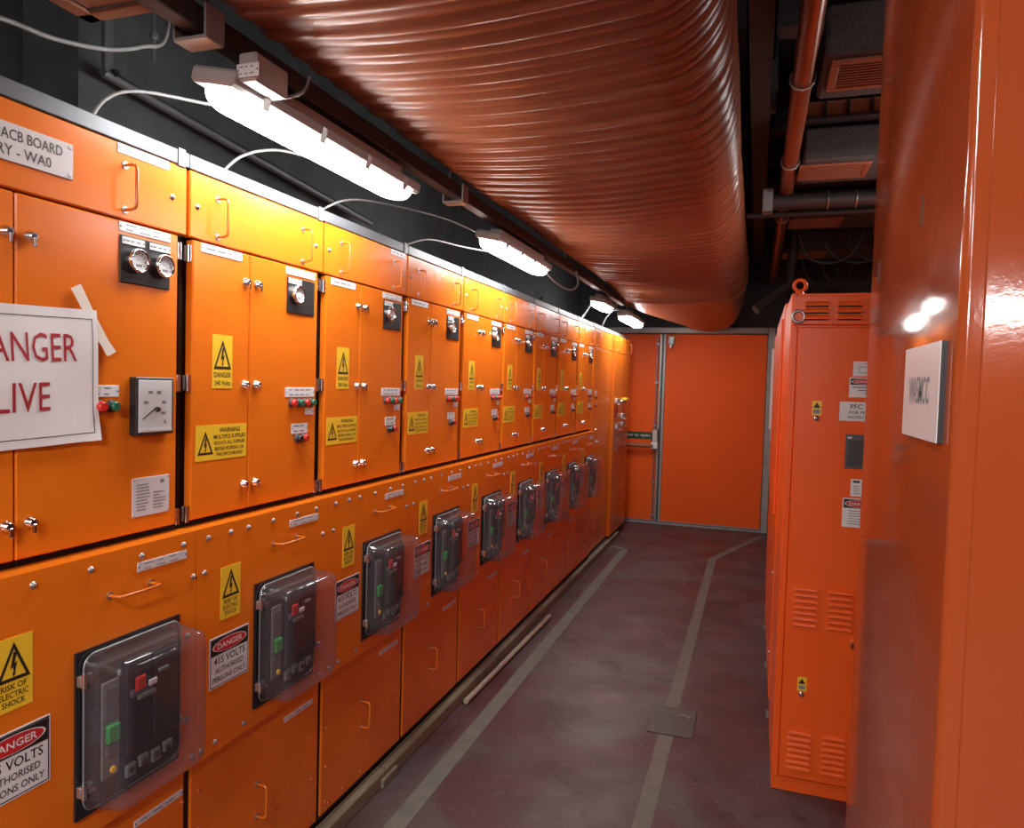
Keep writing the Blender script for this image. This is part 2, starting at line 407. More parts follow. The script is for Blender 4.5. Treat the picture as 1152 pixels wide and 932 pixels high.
def m_panel(W, H, T, mat='orange', c=.003):
    return cached(f'panel|{W:.3f}{H:.3f}{T}{mat}', lambda: MB().box((0, 0, 0), (T, W, H), mat, c))
def m_gauge(r):
    def fn():
        s = MB(); s.lathe([(0, r*1.02), (.010, r*1.02), (.016, r), (.0185, r*.9), (.012, r*.84)], 'chrome', n=24, cap=False)
        s.lathe([(.004, r*.86), (.0115, r*.86)], 'dial', n=24)
        for k in range(9):
            a = math.pi*(1.2-1.4*k/8); c_, q = math.cos(a), math.sin(a)
            p = lambda rr, o: (.0119, rr*c_-o*q, rr*q+o*c_)
            s.add([p(r*.55, -.0008), p(r*.75, -.0008), p(r*.75, .0008), p(r*.55, .0008)], [(0, 1, 2, 3)], 'ink')
        s.add([(.0121, -.001, 0), (.0121, .001, 0), (.0121, -r*.45, r*.4)], [(0, 1, 2)], 'ink')
        s.box((.0118, -r*.3, -r*.5), (.012, r*.3, -r*.3), 'ink_grey'); return s
    return cached(f'gauge|{r}', fn)
def rrect(y0, y1, z0, z1, r, n=5):
    P = []
    for cy_, cz, a0 in ((y1-r, z1-r, 0), (y0+r, z1-r, 90), (y0+r, z0+r, 180), (y1-r, z0+r, 270)):
        for k in range(n+1):
            a = math.radians(a0+90*k/n); P.append((cy_+r*math.cos(a), cz+r*math.sin(a)))
    return P
def m_cover(D=.108):
    # clear dome: wide foot, straight walls, rounded front; local y 0..0.275, z 0..0.345
    def fn():
        s = MB(); L = []
        prof = [(0.004, 0), (.012, .004)] + [(D-.03, .008)] + [(D-.03+.03*math.sin(a), .008+.03*(1-math.cos(a))) for a in [math.pi/2*k/5 for k in range(1, 6)]]
        for x, ins in prof: L.append([(x, y, z) for y, z in rrect(ins, .275-ins, ins, .345-ins, max(.028-ins*.1, .02) if ins < .02 else .03)])
        n = len(L[0]); vs = [p for l in L for p in l]
        fs = [(i*n+k, i*n+(k+1) % n, (i+1)*n+(k+1) % n, (i+1)*n+k) for i in range(len(L)-1) for k in range(n)]
        fs.append(tuple(range((len(L)-1)*n, len(L)*n))); s.add(vs, fs, 'clear_plastic', True); return s
    return cached('clear_cover|', fn)
def m_rim():
    def fn():
        s = MB(); p = rrect(0.001, .274, .001, .344, .028); s.tube([(.006, y, z) for y, z in p+[p[0]]], .0024, 'galv', 6, False); return s
    return cached('cover_rim|', fn)
def m_gasket():
    def fn():
        s = MB(); o = [(0, 0), (.29, 0), (.29, .365), (0, .365)]; i = [(.02, .02), (.27, .02), (.27, .345), (.02, .345)]
        vs = [(0, y, z) for y, z in o]+[(.006, y, z) for y, z in o]+[(.006, y, z) for y, z in i]+[(-.05, y, z) for y, z in i]
        fs = [(a*4+k, a*4+(k+1) % 4, (a+1)*4+(k+1) % 4, (a+1)*4+k) for a in range(3) for k in range(4)]+[(12, 13, 14, 15)]
        s.add(vs, fs, 'black_gloss'); return s
    return cached('gasket|', fn)
def m_acb():
    def fn():
        s = MB(); s.box((-.045, .03, .03), (.03, .26, .335), 'black', .006)
        s.box((.03, .095, .10), (.042, .25, .325), 'black_gloss', .005); s.box((.042, .17, .11), (.047, .245, .315), 'black', .003)
        s.box((.042, .105, .235), (.05, .165, .25), 'acb_grey', .001); return s
    return cached('breaker_body|', fn)
def m_keytag(): pass

def breaker_window(root, y, z):
    # circuit breaker behind its hinged clear cover; (y, z) is the lower near corner of the black frame
    b = obj('circuit_breaker', m_acb(), root, (X_LOW, y, z))
    def sub(nm, key, fn, at): return obj(nm, cached(nm+'|'+key, fn), b, (X_LOW+at[0], y+at[1], z+at[2]))
    sub('control_strip', 'a', lambda: MB().box((0, 0, 0), (.006, .045, .215), 'acb_strip', .002).box((.006, .006, .13), (.009, .039, .2), 'acb_grey', .001), (.03, .038, .075))
    sub('green_button', 'a', lambda: MB().box((0, 0, 0), (.012, .032, .04), 'green', .003), (.036, .044, .155))
    sub('indicator', 'a', lambda: MB().box((0, 0, 0), (.008, .03, .022), 'acb_grey', .002).lathe([(.008, .008), (.012, .007)], 'yellow', (0, .015, -.03), 'x', 10), (.034, .045, .125))
    sub('red_flag', 'a', lambda: MB().box((0, 0, 0), (.008, .03, .034), 'red_button', .004), (.046, .112, .245))
    sub('spring_flag', 'a', lambda: MB().box((0, 0, 0), (.006, .024, .014), 'sign_plate', .002).box((0, .03, .022), (.006, .058, .03), 'acb_strip', .001).box((0, -.03, -.02), (.006, .02, -.01), 'acb_strip', .001), (.047, .15, .245))
    sub('terminal_row', 'a', lambda: [s := MB()] and [s.box((0, .036*k, .008*(k % 2)), (.01, .036*k+.028, .03+.004*(k % 2)), 'acb_strip', .003).lathe([(.01, .008), (.012, .006)], 'black', (0, .036*k+.014, .016), 'x', 8) for k in range(4)] and s, (.03, .1, .05))
    obj('gasket_frame', m_gasket(), root, (X_LOW, y, z))
    c = obj('clear_cover', m_cover(), root, (X_LOW+.006, y+.012, z+.012)); lbl(c, 'clear plastic cover')
    obj('cover_rim', m_rim(), c, (X_LOW+.006, y+.012, z+.012))
    hin = lambda: MB().box((0, -.012, -.012), (.012, .02, .012), 'steel', .002).tube([(.014, -.004, -.016), (.014, -.004, .016)], .006, 'chrome', 8).lathe([(.012, .005), (.02, .005)], 'chrome', (0, .014, 0), 'x', 8)
    for zz in (.065, .305): obj('cover_hinge', cached('cover_hinge|', hin), c, (X_LOW+.006, y+.012, z+zz))
    obj('latch', cached('latch|', lambda: MB().box((0, -.006, -.008), (.016, .018, .008), 'chrome', .003).tube([(.016, .005, 0), (.026, .012, .006)], .004, 'chrome', 6)), c, (X_LOW+.008, y+.282, z+.10))
    for yy, zz in ((.305, .30), (.33, .085), (.305, .08)): pass
SPLIT = .238
ORD = ['first', 'second', 'third', 'fourth', 'fifth', 'sixth', 'seventh', 'eighth', 'ninth']
def column(k, y0, W, yl):
    # y0, W: extent along the aisle; yl: reference for the right-hand items (standard column: yl = y0)
    if k == 0: lab = 'nearest orange switchboard column, two round gauges and an ammeter on its door'
    elif k == 8: lab = 'ninth orange switchboard column, last one with a clear breaker cover before the plain end cabinets'
    else: lab = f'{ORD[k]} orange switchboard column from the camera, breaker under a clear cover'
    R = thing('switchboard_cabinet', (X_UP-.6, y0, 0), lab, 'switchboard', 'breaker columns of the orange switchboard')
    Wd = W-.033
    body = MB().box((0, .002, .083), (.568, W-.002, 2.115), 'dark_gap').box((.5, .002, .083), (.6+X_DN-X_UP-.007, W-.002, .585), 'dark_gap').box((0, .0, 2.1), (.56, W, 2.118), 'edge_orange')
    obj('body', body, R, (X_UP-.6, y0, 0))
    tr = MB().box((0, .001, 0), (.12, W-.001, .036), 'trim_grey', .002).box((.1, W-.04, -.004), (.123, W-.016, .040), 'trim_grey', .001)
    obj('top_trim', tr, R, (X_UP-.118, y0, 2.119))
    x = X_UP
    # head panel
    hp = obj('head_panel', m_panel(W-.010, .168, .022), R, (x-.022, y0+.004, 1.949))
    if k == 0:
        obj('handle', m_handle(.10, 'z'), hp, (x, yl+.383, 1.97))
        obj('screw', m_screw(), hp, (x, yl+.523, 2.034))
        obj('name_strip', strip(.15, .021, seed=4), hp, (x, yl+.361, 2.094))
        s = MB('L').box((0, 0, 0), (.42, .073, .004), 'sign_plate', .001)
        s.text('Y ACB BOARD', .245, .041, .15, .021, .0045, 'ink'); s.text('ERY - WA0', .245, .010, .125, .021, .0045, 'ink')
        for a in (.008, .412):
            for b in (.008, .065): s.lathe([(.004, .005), (.006, .003)], 'sign_plate', (a, b, 0), 'z', 8)
        lbl(obj('name_plate', s, hp, (x, yl-.172, 1.999)), 'silver plate reading ACB BOARD')
    else:
        for u in (.104, .486): obj('handle', m_handle(.10, 'z'), hp, (x, y0+u, 1.968))
        for u in (.03, .557): obj('screw', m_screw(), hp, (x, y0+u, 2.03))
        if k % 3 == 2: obj('name_strip', strip(.12, .021, seed=4), hp, (x, y0+.46, 2.094))
    # doors
    z0, z1 = 1.222, 1.944
    sp_ = SPLIT if k else 1.037-y0
    dl = obj('door', m_panel(sp_-.018, z1-z0, .024), R, (x-.024, y0+.016, z0))
    dr = obj('door', m_panel(Wd-sp_-.002, z1-z0, .024), R, (x-.024, y0+sp_+.001, z0))
    off = 0 if k else (1.037-1.728)+y0+SPLIT+.0
    for zz in (1.864, 1.577, 1.294):
        if k == 0 and zz == 1.577: continue
        obj('lock', m_lock(), dl, (x, y0+sp_-.020, zz)); obj('lock', m_lock(), dr, (x, y0+sp_+.029, zz))
    for zz in (1.908, 1.578, 1.240):
        obj('hinge', m_hinge(), dl, (x-.018, y0+.0085, zz)); obj('hinge', m_hinge(), dr, (x-.018, y0+Wd+.008, zz))
    if k == 0:
        mw = obj('meter_window', MB().box((0, 0, 0), (.004, .148, .108), 'black', .002), R, (x, 1.279, 1.805))
        for yy in (1.321, 1.398): obj('gauge', m_gauge(.0275), mw, (x+.004, yy, 1.859))
        for yy in (1.283, 1.362): obj('name_strip', strip(.064, .016, seed=int(yy*100)), mw, (x+.004, yy, 1.893))
        obj('name_strip', strip(.152, .021, rows=2, seed=8), dr, (x, 1.278, 1.921))
        # square ammeter
        am = obj('ammeter', MB().box((0, 0, 0), (.022, .114, .136), 'black', .002).box((.014, .006, .006), (.0225, .108, .130), 'white', .001), R, (x, 1.309, 1.455))
        s = MB('L')
        for a, b in ((.035, .098), (.060, .098), (.022, .074), (.076, .074), (.074, .048)): s.rect(a, b, a+.013, b+.006, .0004, 'ink_grey')
        s.text('A', .082, .026, .007, .009, .0004, 'ink')
        s.poly([(.058, .066), (.056, .060), (.018, .036), (.017, .038)], .0005, 'ink'); s.rect(.052, .012, .07, .06, .0003, 'paper')
        s.box((.01, .008, 0), (.106, .014, .002), 'white'); s.lathe([(.0, .007), (.006, .005)], 'black', (.062, .06, 0), 'z', 10)
        obj('ammeter_scale', s, am, (x+.0225, 1.309, 1.455))
        obj('glass_pane', MB().add([(.024, .004, .004), (.024, .11, .004), (.024, .11, .132), (.024, .004, .132)], [(0, 1, 2, 3)], 'glass'), am, (x+.004, 1.309, 1.455))
        obj('name_strip', strip(.11, .026, rows=2, seed=9), dr, (x, 1.17, 1.545))
        obj('push_button', m_button('green_button'), dr, (x, 1.259, 1.524)); obj('push_button', m_button('red_button'), dr, (x, 1.226, 1.524))
        s = MB('L').box((0, 0, 0), (.113, .092, .0015), 'sign_plate', .0004); rnd = random.Random(5)
        for r in range(9):
            yy = .074-r*.0075
            s.rect(.012, yy, .012+rnd.uniform(.025, .042), yy+.0028, .0019, 'ink_grey')
            if r > 2: s.rect(.062, yy, .062+rnd.uniform(.02, .04), yy+.0028, .0019, 'ink_grey')
        s.rect(.084, .074, .096, .083, .0019, 'ink_grey')
        for a in (.004, .109):
            for b in (.004, .088): s.lathe([(.0015, .0025), (.003, .002)], 'steel', (a, b, 0), 'z', 6)
        lbl(obj('rating_plate', s, dr, (x, 1.319, 1.26)), 'silver rating plate of small print')
    else:
        mw = obj('meter_window', cached('meter_window|', lambda: MB().box((0, 0, 0), (.004, .144, .110), 'black', .002)), R, (x, y0+.406, 1.80))
        obj('gauge', m_gauge(.0275), mw, (x+.004, y0+.448, 1.858)); obj('name_strip', strip(.066, .016, seed=3), mw, (x+.004, y0+.41, 1.890))
        obj('name_strip', strip(.155, .022, rows=2, seed=8), dr, (x, y0+.401, 1.917))
        obj('name_strip', strip(.158, .023, seed=2), dl, (x, y0+.043, 1.919))
        lbl(obj('danger_sign', cached('danger_sign|240', sign_danger240), dl, (x, y0+.089, 1.565)), 'yellow sign reading DANGER 240 Volts')
        lbl(obj('warning_sign', cached('warning_sign|m', sign_warning), dl, (x, y0+.031, 1.373)), 'yellow sign reading WARNING MULTIPLE SUPPLIES')
        obj('name_strip', strip(.153, .030, rows=2, n=4, seed=6), dr, (x, y0+.406, 1.539))
        for u, c in ((.438, 'red_button'), (.475, 'green_button'), (.507, 'red_button'), (.540, 'green_button' if k < 3 else 'red_button')): obj('push_button', m_button(c), dr, (x, y0+u, 1.521))
        obj('name_strip', strip(.045, .021, rows=2, n=2, seed=7), dr, (x, y0+.512, 1.481))
        obj('name_strip', strip(.086, .032, rows=2, n=2, seed=11), dr, (x, y0+.44, 1.423))
        obj('push_button', m_button('black_gloss'), dr, (x, y0+.471, 1.408)); obj('push_button', m_button('red_button'), dr, (x, y0+.502, 1.408))
    # breaker panel: sits proud of the doors, with a window cut out
    pb, pt = .588, 1.203
    fy, fz = yl+.227, .640
    g = MB()
    a0, a1 = y0+.0015, y0+W-.0015
    ys = [a0, fy+.012, fy+.278, a1]; zs = [pb, fz+.012, fz+.353, pt]; T = .055
    for i in range(3):
        for j in range(3):
            if i == 1 and j == 1: continue
            g.add([(0, ys[i], zs[j]), (0, ys[i+1], zs[j]), (0, ys[i+1], zs[j+1]), (0, ys[i], zs[j+1])], [(0, 1, 2, 3)], 'orange')
    g.add([(0, a0, pb), (0, a1, pb), (0, a1, pt), (0, a0, pt), (-T, a0, pb), (-T, a1, pb), (-T, a1, pt+.001), (-T, a0, pt+.001)], [(0, 4, 5, 1), (1, 5, 6, 2), (2, 6, 7, 3), (3, 7, 4, 0)], 'orange')
    g.v = [(a, b-y0, c) for a, b, c in g.v]; g.norm = 2
    P = obj('breaker_panel', g, R, (X_LOW, y0, 0))
    xl = X_LOW
    for u in (.042, .128, .20, .31, .43, .533) if k else (.135, .267): obj('screw', m_screw(), P, (xl, yl+u, 1.175))
    if k == 0:
        for u in (.403, .533): obj('screw', m_screw(), P, (xl, yl+u, 1.175))
    for u in (.029, .572) if k else (.567,): obj('screw', m_screw(), P, (xl, yl+u if k else yl+u, 1.086))
    for u in (.075, .191, .568, .02): obj('screw', m_screw(), P, (xl, yl+u, .616))
    for u, zz in ((.548, .94), (.548, .72)): obj('screw', m_screw(), P, (xl, yl+u, zz))
    obj('name_strip', strip(.153, .022, rows=2, seed=13, mat='sign_plate'), P, (xl, yl+.390, 1.139))
    obj('handle', m_handle(.115, 'y'), P, (xl, yl+.315, 1.105))
    sh = 0 if k else -.034
    lbl(obj('warning_sign', cached('warning_sign|r', sign_risk), P, (xl, yl+.090+sh, .941)), 'yellow sign reading RISK OF ELECTRIC SHOCK')
    lbl(obj('danger_sign', cached('danger_sign|415', sign_danger415), P, (xl, yl+.050+sh, .763)), 'white sign with red oval reading DANGER 415 VOLTS')
    breaker_window(R, fy, fz)
    # lower door
    ld = obj('lower_door', m_panel(W-.022, .60-.098, .022), R, (X_DN-.022, y0+.006, .098))
    obj('handle', m_handle(.098, 'z'), ld, (X_DN, yl+.275, .293))
    obj('name_strip', strip(.153, .017, seed=14, mat='sign_plate'), ld, (X_DN, yl+.402, .520))
    for zz in (.138, .26, .397, .5):
        for u in ((.035, .555) if k else (.555,)): obj('screw', m_screw_small(), ld, (X_DN, yl+u, zz))
    for u in (.055, .15, .27, .39, .49): obj('screw', m_screw_small(), ld, (X_DN, yl+u, .122))
    return R
PIT = .606
column(0, .585, .905, .912)
for k in range(1, 9): column(k, 1.49+PIT*(k-1), PIT, 1.49+PIT*(k-1))

# plain end cabinets of the board
def end_cabinet(y0, W, lab, deep):
    R = thing('end_cabinet', (X_UP-.6, y0, 0), lab, 'cabinet', 'plain end cabinets of the orange switchboard')
    xf = X_UP+deep
    obj('body', MB().box((0, .002, .083), (.57+deep, W-.002, 2.115), 'orange', .004), R, (X_UP-.6, y0, 0))
    obj('top_trim', MB().box((0, .001, 0), (.12, W-.001, .036), 'trim_grey', .002), R, (X_UP-.118, y0, 2.119))
    hp = obj('head_panel', m_panel(W-.008, .168, .03), R, (xf-.03, y0+.004, 1.949))
    for u in (.1, W-.12): obj('handle', m_handle(.10, 'z'), hp, (xf, y0+u, 1.968))
    d = obj('door', m_panel(W-.010, 1.944-.09, .03), R, (xf-.03, y0+.005, .09))
    return R, d, xf
R, d, xf = end_cabinet(6.338, .86, 'flat orange end cabinet between the last breaker column and the far cabinet', 0)
obj('name_strip', strip(.08, .03, seed=21), d, (xf, 6.42, 1.53)); obj('push_button', m_button('black_gloss'), d, (xf, 6.46, 1.50))
obj('push_button', m_button('red_button'), d, (xf, 6.46, 1.43)); obj('lock', m_lock(), d, (xf, 6.5, 1.2)); obj('handle', m_handle(.09, 'y', mat='steel'), d, (xf, 6.44, 1.1))
R, d, xf = end_cabinet(7.198, .892, 'farthest orange switchboard cabinet with steel switch handles, nearest the far door', .03)
for yy, zz, wd in ((7.25, 1.43, .2), (7.30, 1.17, .2), (7.62, 1.19, .18), (7.60, 1.27, .2)):
    obj('switch_plate', MB().box((0, 0, 0), (.03, wd, .05), 'steel', .004).box((.03, .02, -.018), (.05, wd-.03, .0), 'chrome', .004), d, (xf, yy, zz))
obj('isolator_handle', MB().tube([(0, 0, 0), (.06, 0, 0), (.07, .02, 0), (.07, .2, .01)], .011, 'chrome', 8), d, (xf, 7.45, 1.45))
lbl(obj('isolator_tag', MB().box((0, 0, 0), (.05, .16, .03), 'yellow', .006), d, (xf, 7.66, 1.455)), 'yellow tag')
lbl(obj('warning_tag', MB().box((0, 0, 0), (.01, .03, .12), 'sign_red', .003), d, (xf, 7.30, 1.28)), 'red hanging tag')
obj('push_button', m_button('red_button'), d, (xf, 7.72, 1.36)); obj('push_button', m_button('red_button'), d, (xf, 7.66, 1.31))
for zz in (.95, 1.0, 1.06): obj('lock', m_lock(), d, (xf, 7.45, zz))
# steel channel plinth under the whole board
t = thing('board_plinth', (X_UP+.02, .585, 0), 'worn steel and timber channel running along the floor under the orange switchboard', 'plinth')
m = MB().box((-.6, 0, 0), (-.02, 7.5, .080), 'black'); obj('recess', m, t, (X_UP+.02, .585, 0))
ys = [0, 1.95, 3.6, 5.2, 7.1]
for i in range(4):
    obj('channel', MB().box((-.015, ys[i]+.003, 0), (.024, ys[i+1]-.003, .058), 'timber', .004).box((-.012, ys[i]+.003, .058), (-.004, ys[i+1]-.003, .066), 'timber'), t, (X_UP+.02, .585, 0))
obj('joint_block', MB().box((.02, 1.9, 0), (.036, 2.02, .035), 'timber', .003), t, (X_UP+.02, .585, 0))
m = MB(); m.tube([(0, 0, .016), (.026, 1.45, .016)], .015, 'pale_timber', 6)
tag(obj('batten', m, None, (-1.305, 3.3, 0)), 'thin pale batten lying on the floor against the switchboard plinth', 'batten')

# ------------------------------------------------------------------ paper notice and tape
s = MB('L'); NX, NY = 24, 14; W, H = .335, .283
wav = lambda x, y: .0035+.0016*math.sin(x*38+y*9)+.0018*math.sin(y*23-x*11)+(.006*max(0, (x-.275)/.06)*max(0, 1-y/.06) if x > .275 else 0)
vs = [(x*W/NX, y*H/NY, wav(x*W/NX, y*H/NY)) for y in range(NY+1) for x in range(NX+1)]
s.add(vs, [(y*(NX+1)+x, y*(NX+1)+x+1, (y+1)*(NX+1)+x+1, (y+1)*(NX+1)+x) for y in range(NY) for x in range(NX)], 'paper', True)
def pap_line(pts, wd, m):
    for (x0, y0), (x1, y1) in zip(pts, pts[1:]):
        n = 16; dx, dy = x1-x0, y1-y0; l = math.hypot(dx, dy); px, py = -dy/l*wd/2, dx/l*wd/2
        for i in range(n):
            a, b = i/n, (i+1)/n; Q = [(x0+dx*a-px, y0+dy*a-py), (x0+dx*b-px, y0+dy*b-py), (x0+dx*b+px, y0+dy*b+py), (x0+dx*a+px, y0+dy*a+py)]
            s.add([(x, y, wav(x, y)+.0009) for x, y in Q], [(0, 1, 2, 3)], m)
pap_line([(.014, .018), (.321, .018), (.321, .263), (.014, .263), (.014, .018)], .0016, 'ink')
def pap_text(t, x0, y0, wd, ht):
    v, f = text_geo(t, .0); ax, bx_ = min(a[0] for a in v), max(a[0] for a in v); ay, by = min(a[1] for a in v), max(a[1] for a in v)
    q = [(x0+(a[0]-ax)/(bx_-ax)*wd, y0+(a[1]-ay)/(by-ay)*ht) for a in v]
    s.add([(x, y, wav(x, y)+.0011) for x, y in q], f, 'ink_red')
pap_text('DANGER', .060, .172, .223, .058); pap_text('LIVE', .108, .072, .112, .058)
s.norm = False
tag(obj('paper_notice', s, None, (X_UP+.006, 1.222-W, 1.439), (math.radians(2.0), 0, 0)), 'white paper notice reading DANGER LIVE taped over the nearest switchboard door', 'notice')
s = MB('L'); P = [(0, 0), (.03, -.052), (.062, -.105), (.09, -.138)]
for (x0, y0), (x1, y1) in zip(P, P[1:]): s.add([(x0-.011, y0-.007, .008), (x0+.009, y0+.004, .008), (x1+.009, y1+.004, .008), (x1-.011, y1-.007, .008)], [(0, 1, 2, 3)], 'tape')
s.add([(-.011, -.007, .003), (.009, .004, .003), (.099, -.134, .003), (.079, -.145, .003)], [(0, 1, 2, 3)], 'tape')
tag(obj('masking_tape', s, None, (X_UP+.002, 1.165, 1.781)), 'strip of masking tape across the top corner of the paper notice', 'tape')

# ------------------------------------------------------------------ overhead duct
def section(xl, xr, zb, zt, rl, r_r, y, off=0, n=7):
    P = []
    def arc(cx, cz, r, a0, a1):
        for k in range(n+1):
            a = math.radians(a0+(a1-a0)*k/n); P.append((cx+(r+off)*math.cos(a), y, cz+(r+off)*math.sin(a)))
    arc(xl+rl, zb+rl, rl, 180, 270)
    x0, x1 = xl+rl, xr-r_r
    for k in range(1, 14):
        u = k/14; P.append((x0+(x1-x0)*u, y, zb-off-.022*math.sin(math.pi*u)))
    arc(xr-r_r, zb+r_r, r_r, 270, 360); arc(xr-r_r, zt-r_r, r_r, 0, 90); arc(xl+rl, zt-rl, rl, 90, 180)
    return P
D = thing('air_duct', (-.65, 1.3, 2.4), 'large ribbed orange-brown air duct hanging along the aisle ceiling', 'duct')
m = MB(); rings = []; rnd = random.Random(3); y = .15; pitch = .05; sub = 6
amp = [rnd.uniform(.005, .009) if i % 2 else rnd.uniform(.010, .016) for i in range(400)]
i = 0
while y < 6.62:
    for k in range(sub):
        t_ = k/sub; a = amp[i]*(math.sin(math.pi*t_)**.7) if t_ else 0
        tap = max(0, (y-5.6)/1.0)
        rings.append(section(-1.155-.09*tap**2, -.105-.02*min(1, (y-1)/3), 2.405-.01*tap, 2.90, .06, .17, y+pitch*t_, a+.002*math.sin(y*3.1)))
    y += pitch; i += 1
n = len(rings[0]); vs = [p for r in rings for p in r]
m.add(vs, [(a*n+k, a*n+(k+1) % n, (a+1)*n+(k+1) % n, (a+1)*n+k) for a in range(len(rings)-1) for k in range(n)], 'duct', True)
obj('ribbed_section', m, D)
for o in D.children: o.location = -D.location
m = MB(); secs = []
for k in range(13):
    u = k/12; yy = 6.60+u*1.62; e = u*u*(3-2*u)
    secs.append(section(-1.25+.42*e, -.12-.10*u**2, 2.392-.145*math.sin(u*1.45), 2.90-.1*u, .07+.12*e, .17+.03*u, yy, 0))
vs = [p for r in secs for p in r]; fs = [(a*n+k, a*n+(k+1) % n, (a+1)*n+(k+1) % n, (a+1)*n+k) for a in range(12) for k in range(n)]
fs.append(tuple(range(12*n, 13*n))); m.add(vs, fs, 'duct_smooth', True)
obj('end_section', m, D).location = -D.location
m = MB()
for yy in (6.6, 6.64):
    P = section(-1.25, -.12, 2.39, 2.9, .07, .17, yy, .008); m.tube(P+[P[0]], .008, 'duct_smooth', 6, False)
obj('joint_band', m, D).location = -D.location
m = MB()
for yy in (2.6, 5.2):
    for xx in (-1.0, -.3): obj('hanger_rod', MB().tube([(xx, yy, 2.88), (xx, yy, 3.4)], .006, 'steel', 6), D).location = -D.location
# plenum box at the near end
t = thing('duct_plenum', (-.9, .6, 2.4), 'flat orange sheet metal box above the nearest switchboard column', 'duct')
m = MB().box((-1.43, .1, 2.40), (-1.18, 1.25, 2.41), 'duct_smooth', .002).box((-1.43, .1, 2.41), (-1.2, 1.25, 2.9), 'duct_smooth', .004)
obj('box', m, t).location = -t.location
m = MB().box((-1.47, .1, 2.392), (-1.43, 1.285, 2.40), 'register', .002).box((-1.47, 1.25, 2.392), (-1.18, 1.285, 2.40), 'register', .002)
obj('flange', m, t).location = -t.location

# ------------------------------------------------------------------ luminaires and their rail
t = thing('lamp_rail', (-1.175, 1, 2.33), 'long dark steel rail beside the duct carrying the luminaires', 'rail')
m = MB().box((-1.20, -.6, 2.338), (-1.155, 6.58, 2.39), 'dark_steel', .003); obj('channel', m, t).location = -t.location
for yy in (1.33, 2.68, 4.5):
    m = MB().tube([(-1.185, yy, 2.39), (-1.185, yy, 3.4)], .006, 'steel', 6); obj('hanger_rod', m, t).location = -t.location
for yy in (1.30, 2.72):
    m = MB().box((-1.222, yy-.028, 2.316), (-1.133, yy+.028, 2.324), 'frame_grey', .002).box((-1.222, yy-.028, 2.324), (-1.216, yy+.028, 2.388), 'frame_grey').box((-1.139, yy-.028, 2.324), (-1.133, yy+.028, 2.388), 'frame_grey')
    obj('bracket', m, t).location = -t.location
def luminaire(y0, y1, lab, x=-1.20, z=2.262, axis='y', tilt=0, grp='luminaires along the switchboard', lamp='lamp_on', rods=()):
    cx, cyy = (x, (y0+y1)/2) if axis == 'y' else ((y0+y1)/2, x)
    R = thing('luminaire', (cx, cyy, z), lab, 'lamp', grp); L = y1-y0; h = L/2; wd = .056
    c_, s_ = math.cos(math.radians(tilt)), math.sin(math.radians(tilt))
    def T(p):
        q = (p[0]*c_+p[2]*s_, p[1], -p[0]*s_+p[2]*c_)
        return q if axis == 'y' else (q[1], q[0], q[2])
    def put(nm, mb): mb.v = [T(p) for p in mb.v]; return obj(nm, mb, R, (cx, cyy, z))
    m = MB(); P = []
    for k in range(7):                                 # rounded diffuser bowl
        a = math.pi/2*k/6; ins = .028*(1-math.cos(a)); zz = -.042*math.sin(a)
        P.append([(p, q, zz) for p, q in rrect(-wd+ins, wd-ins, -h+.03+ins*1.4, h-.03-ins*1.4, .03)])
    n_ = len(P[0]); vs = [p for l in P for p in l]; fs = [(i*n_+k, i*n_+(k+1) % n_, (i+1)*n_+(k+1) % n_, (i+1)*n_+k) for i in range(6) for k in range(n_)]
    fs.append(tuple(range(6*n_, 7*n_))); m.add(vs, fs, lamp, True); put('diffuser', m)
    put('housing', MB().box((-.062, -h, .0), (.062, h, .038), 'housing', .008).box((-.03, -h*.8, .038), (.03, h*.8, .066), 'housing', .004))
    nclip = 4 if L > .8 else 2
    for k in range(nclip):
        for sx in (-1, 1):
            yy = -h+L*(k+.5)/nclip
            put('clip', MB().box((sx*.062-.003, yy-.012, -.012), (sx*.062+.003, yy+.012, .03), 'steel', .001))
    for yy in rods: put('hanger_rod', MB().tube([(-.03, yy, .05), (-.10, yy, .09), (-.10, yy, 3.4-z)], .005, 'steel', 6))
    return R
TILT = 12
luminaire(1.36, 2.32, 'nearest luminaire over the switchboard, long lit white tube', tilt=TILT)
luminaire(3.14, 4.04, 'second lit luminaire from the camera, over the middle of the switchboard', tilt=TILT)
luminaire(5.62, 6.1, 'small lit luminaire farther down the switchboard, left of the last one', x=-1.215, tilt=TILT)
luminaire(6.75, 7.70, 'farthest lit luminaire, hanging just before the far door', rods=(-.3, .3))
luminaire(-1.2, -.25, 'added unseen luminaire continuing the switchboard row behind the photographer', tilt=TILT)  # row carried on out of view, added to light the right side
luminaire(-1.3, -.2, 'added fill luminaire over the aisle just behind the photographer', x=-.45, z=2.45, rods=(-.25, .25), grp='luminaires behind the photographer', lamp='lamp_fill')  # unseen fill lamp, added to brighten the lower doors and louvred cabinet
luminaire(-3.2, -2.1, 'second added fill luminaire over the aisle behind the photographer', x=-.45, z=2.45, rods=(-.25, .25), grp='luminaires behind the photographer', lamp='lamp_fill')  # more fill added out of view over the aisle
luminaire(-1.1, .1, 'added tilted crosswise fill luminaire on the back wall in line with the aisle', x=-4.9, z=2.28, axis='x', tilt=-50, grp='luminaires behind the photographer', lamp='lamp_fill')  # unseen fill, added and tilted to light the right-hand cabinet fronts
luminaire(.95, 2.15, 'tilted crosswise luminaire on the back wall right of the aisle', x=-4.9, z=2.28, axis='x', tilt=-50, grp='luminaires behind the photographer', lamp='lamp_fill')
luminaire(3.2, 4.2, 'luminaire above the cabinets on the right, hidden behind the near cabinet', x=1.0, z=2.55, rods=(-.3, .1), grp='luminaires behind the photographer')
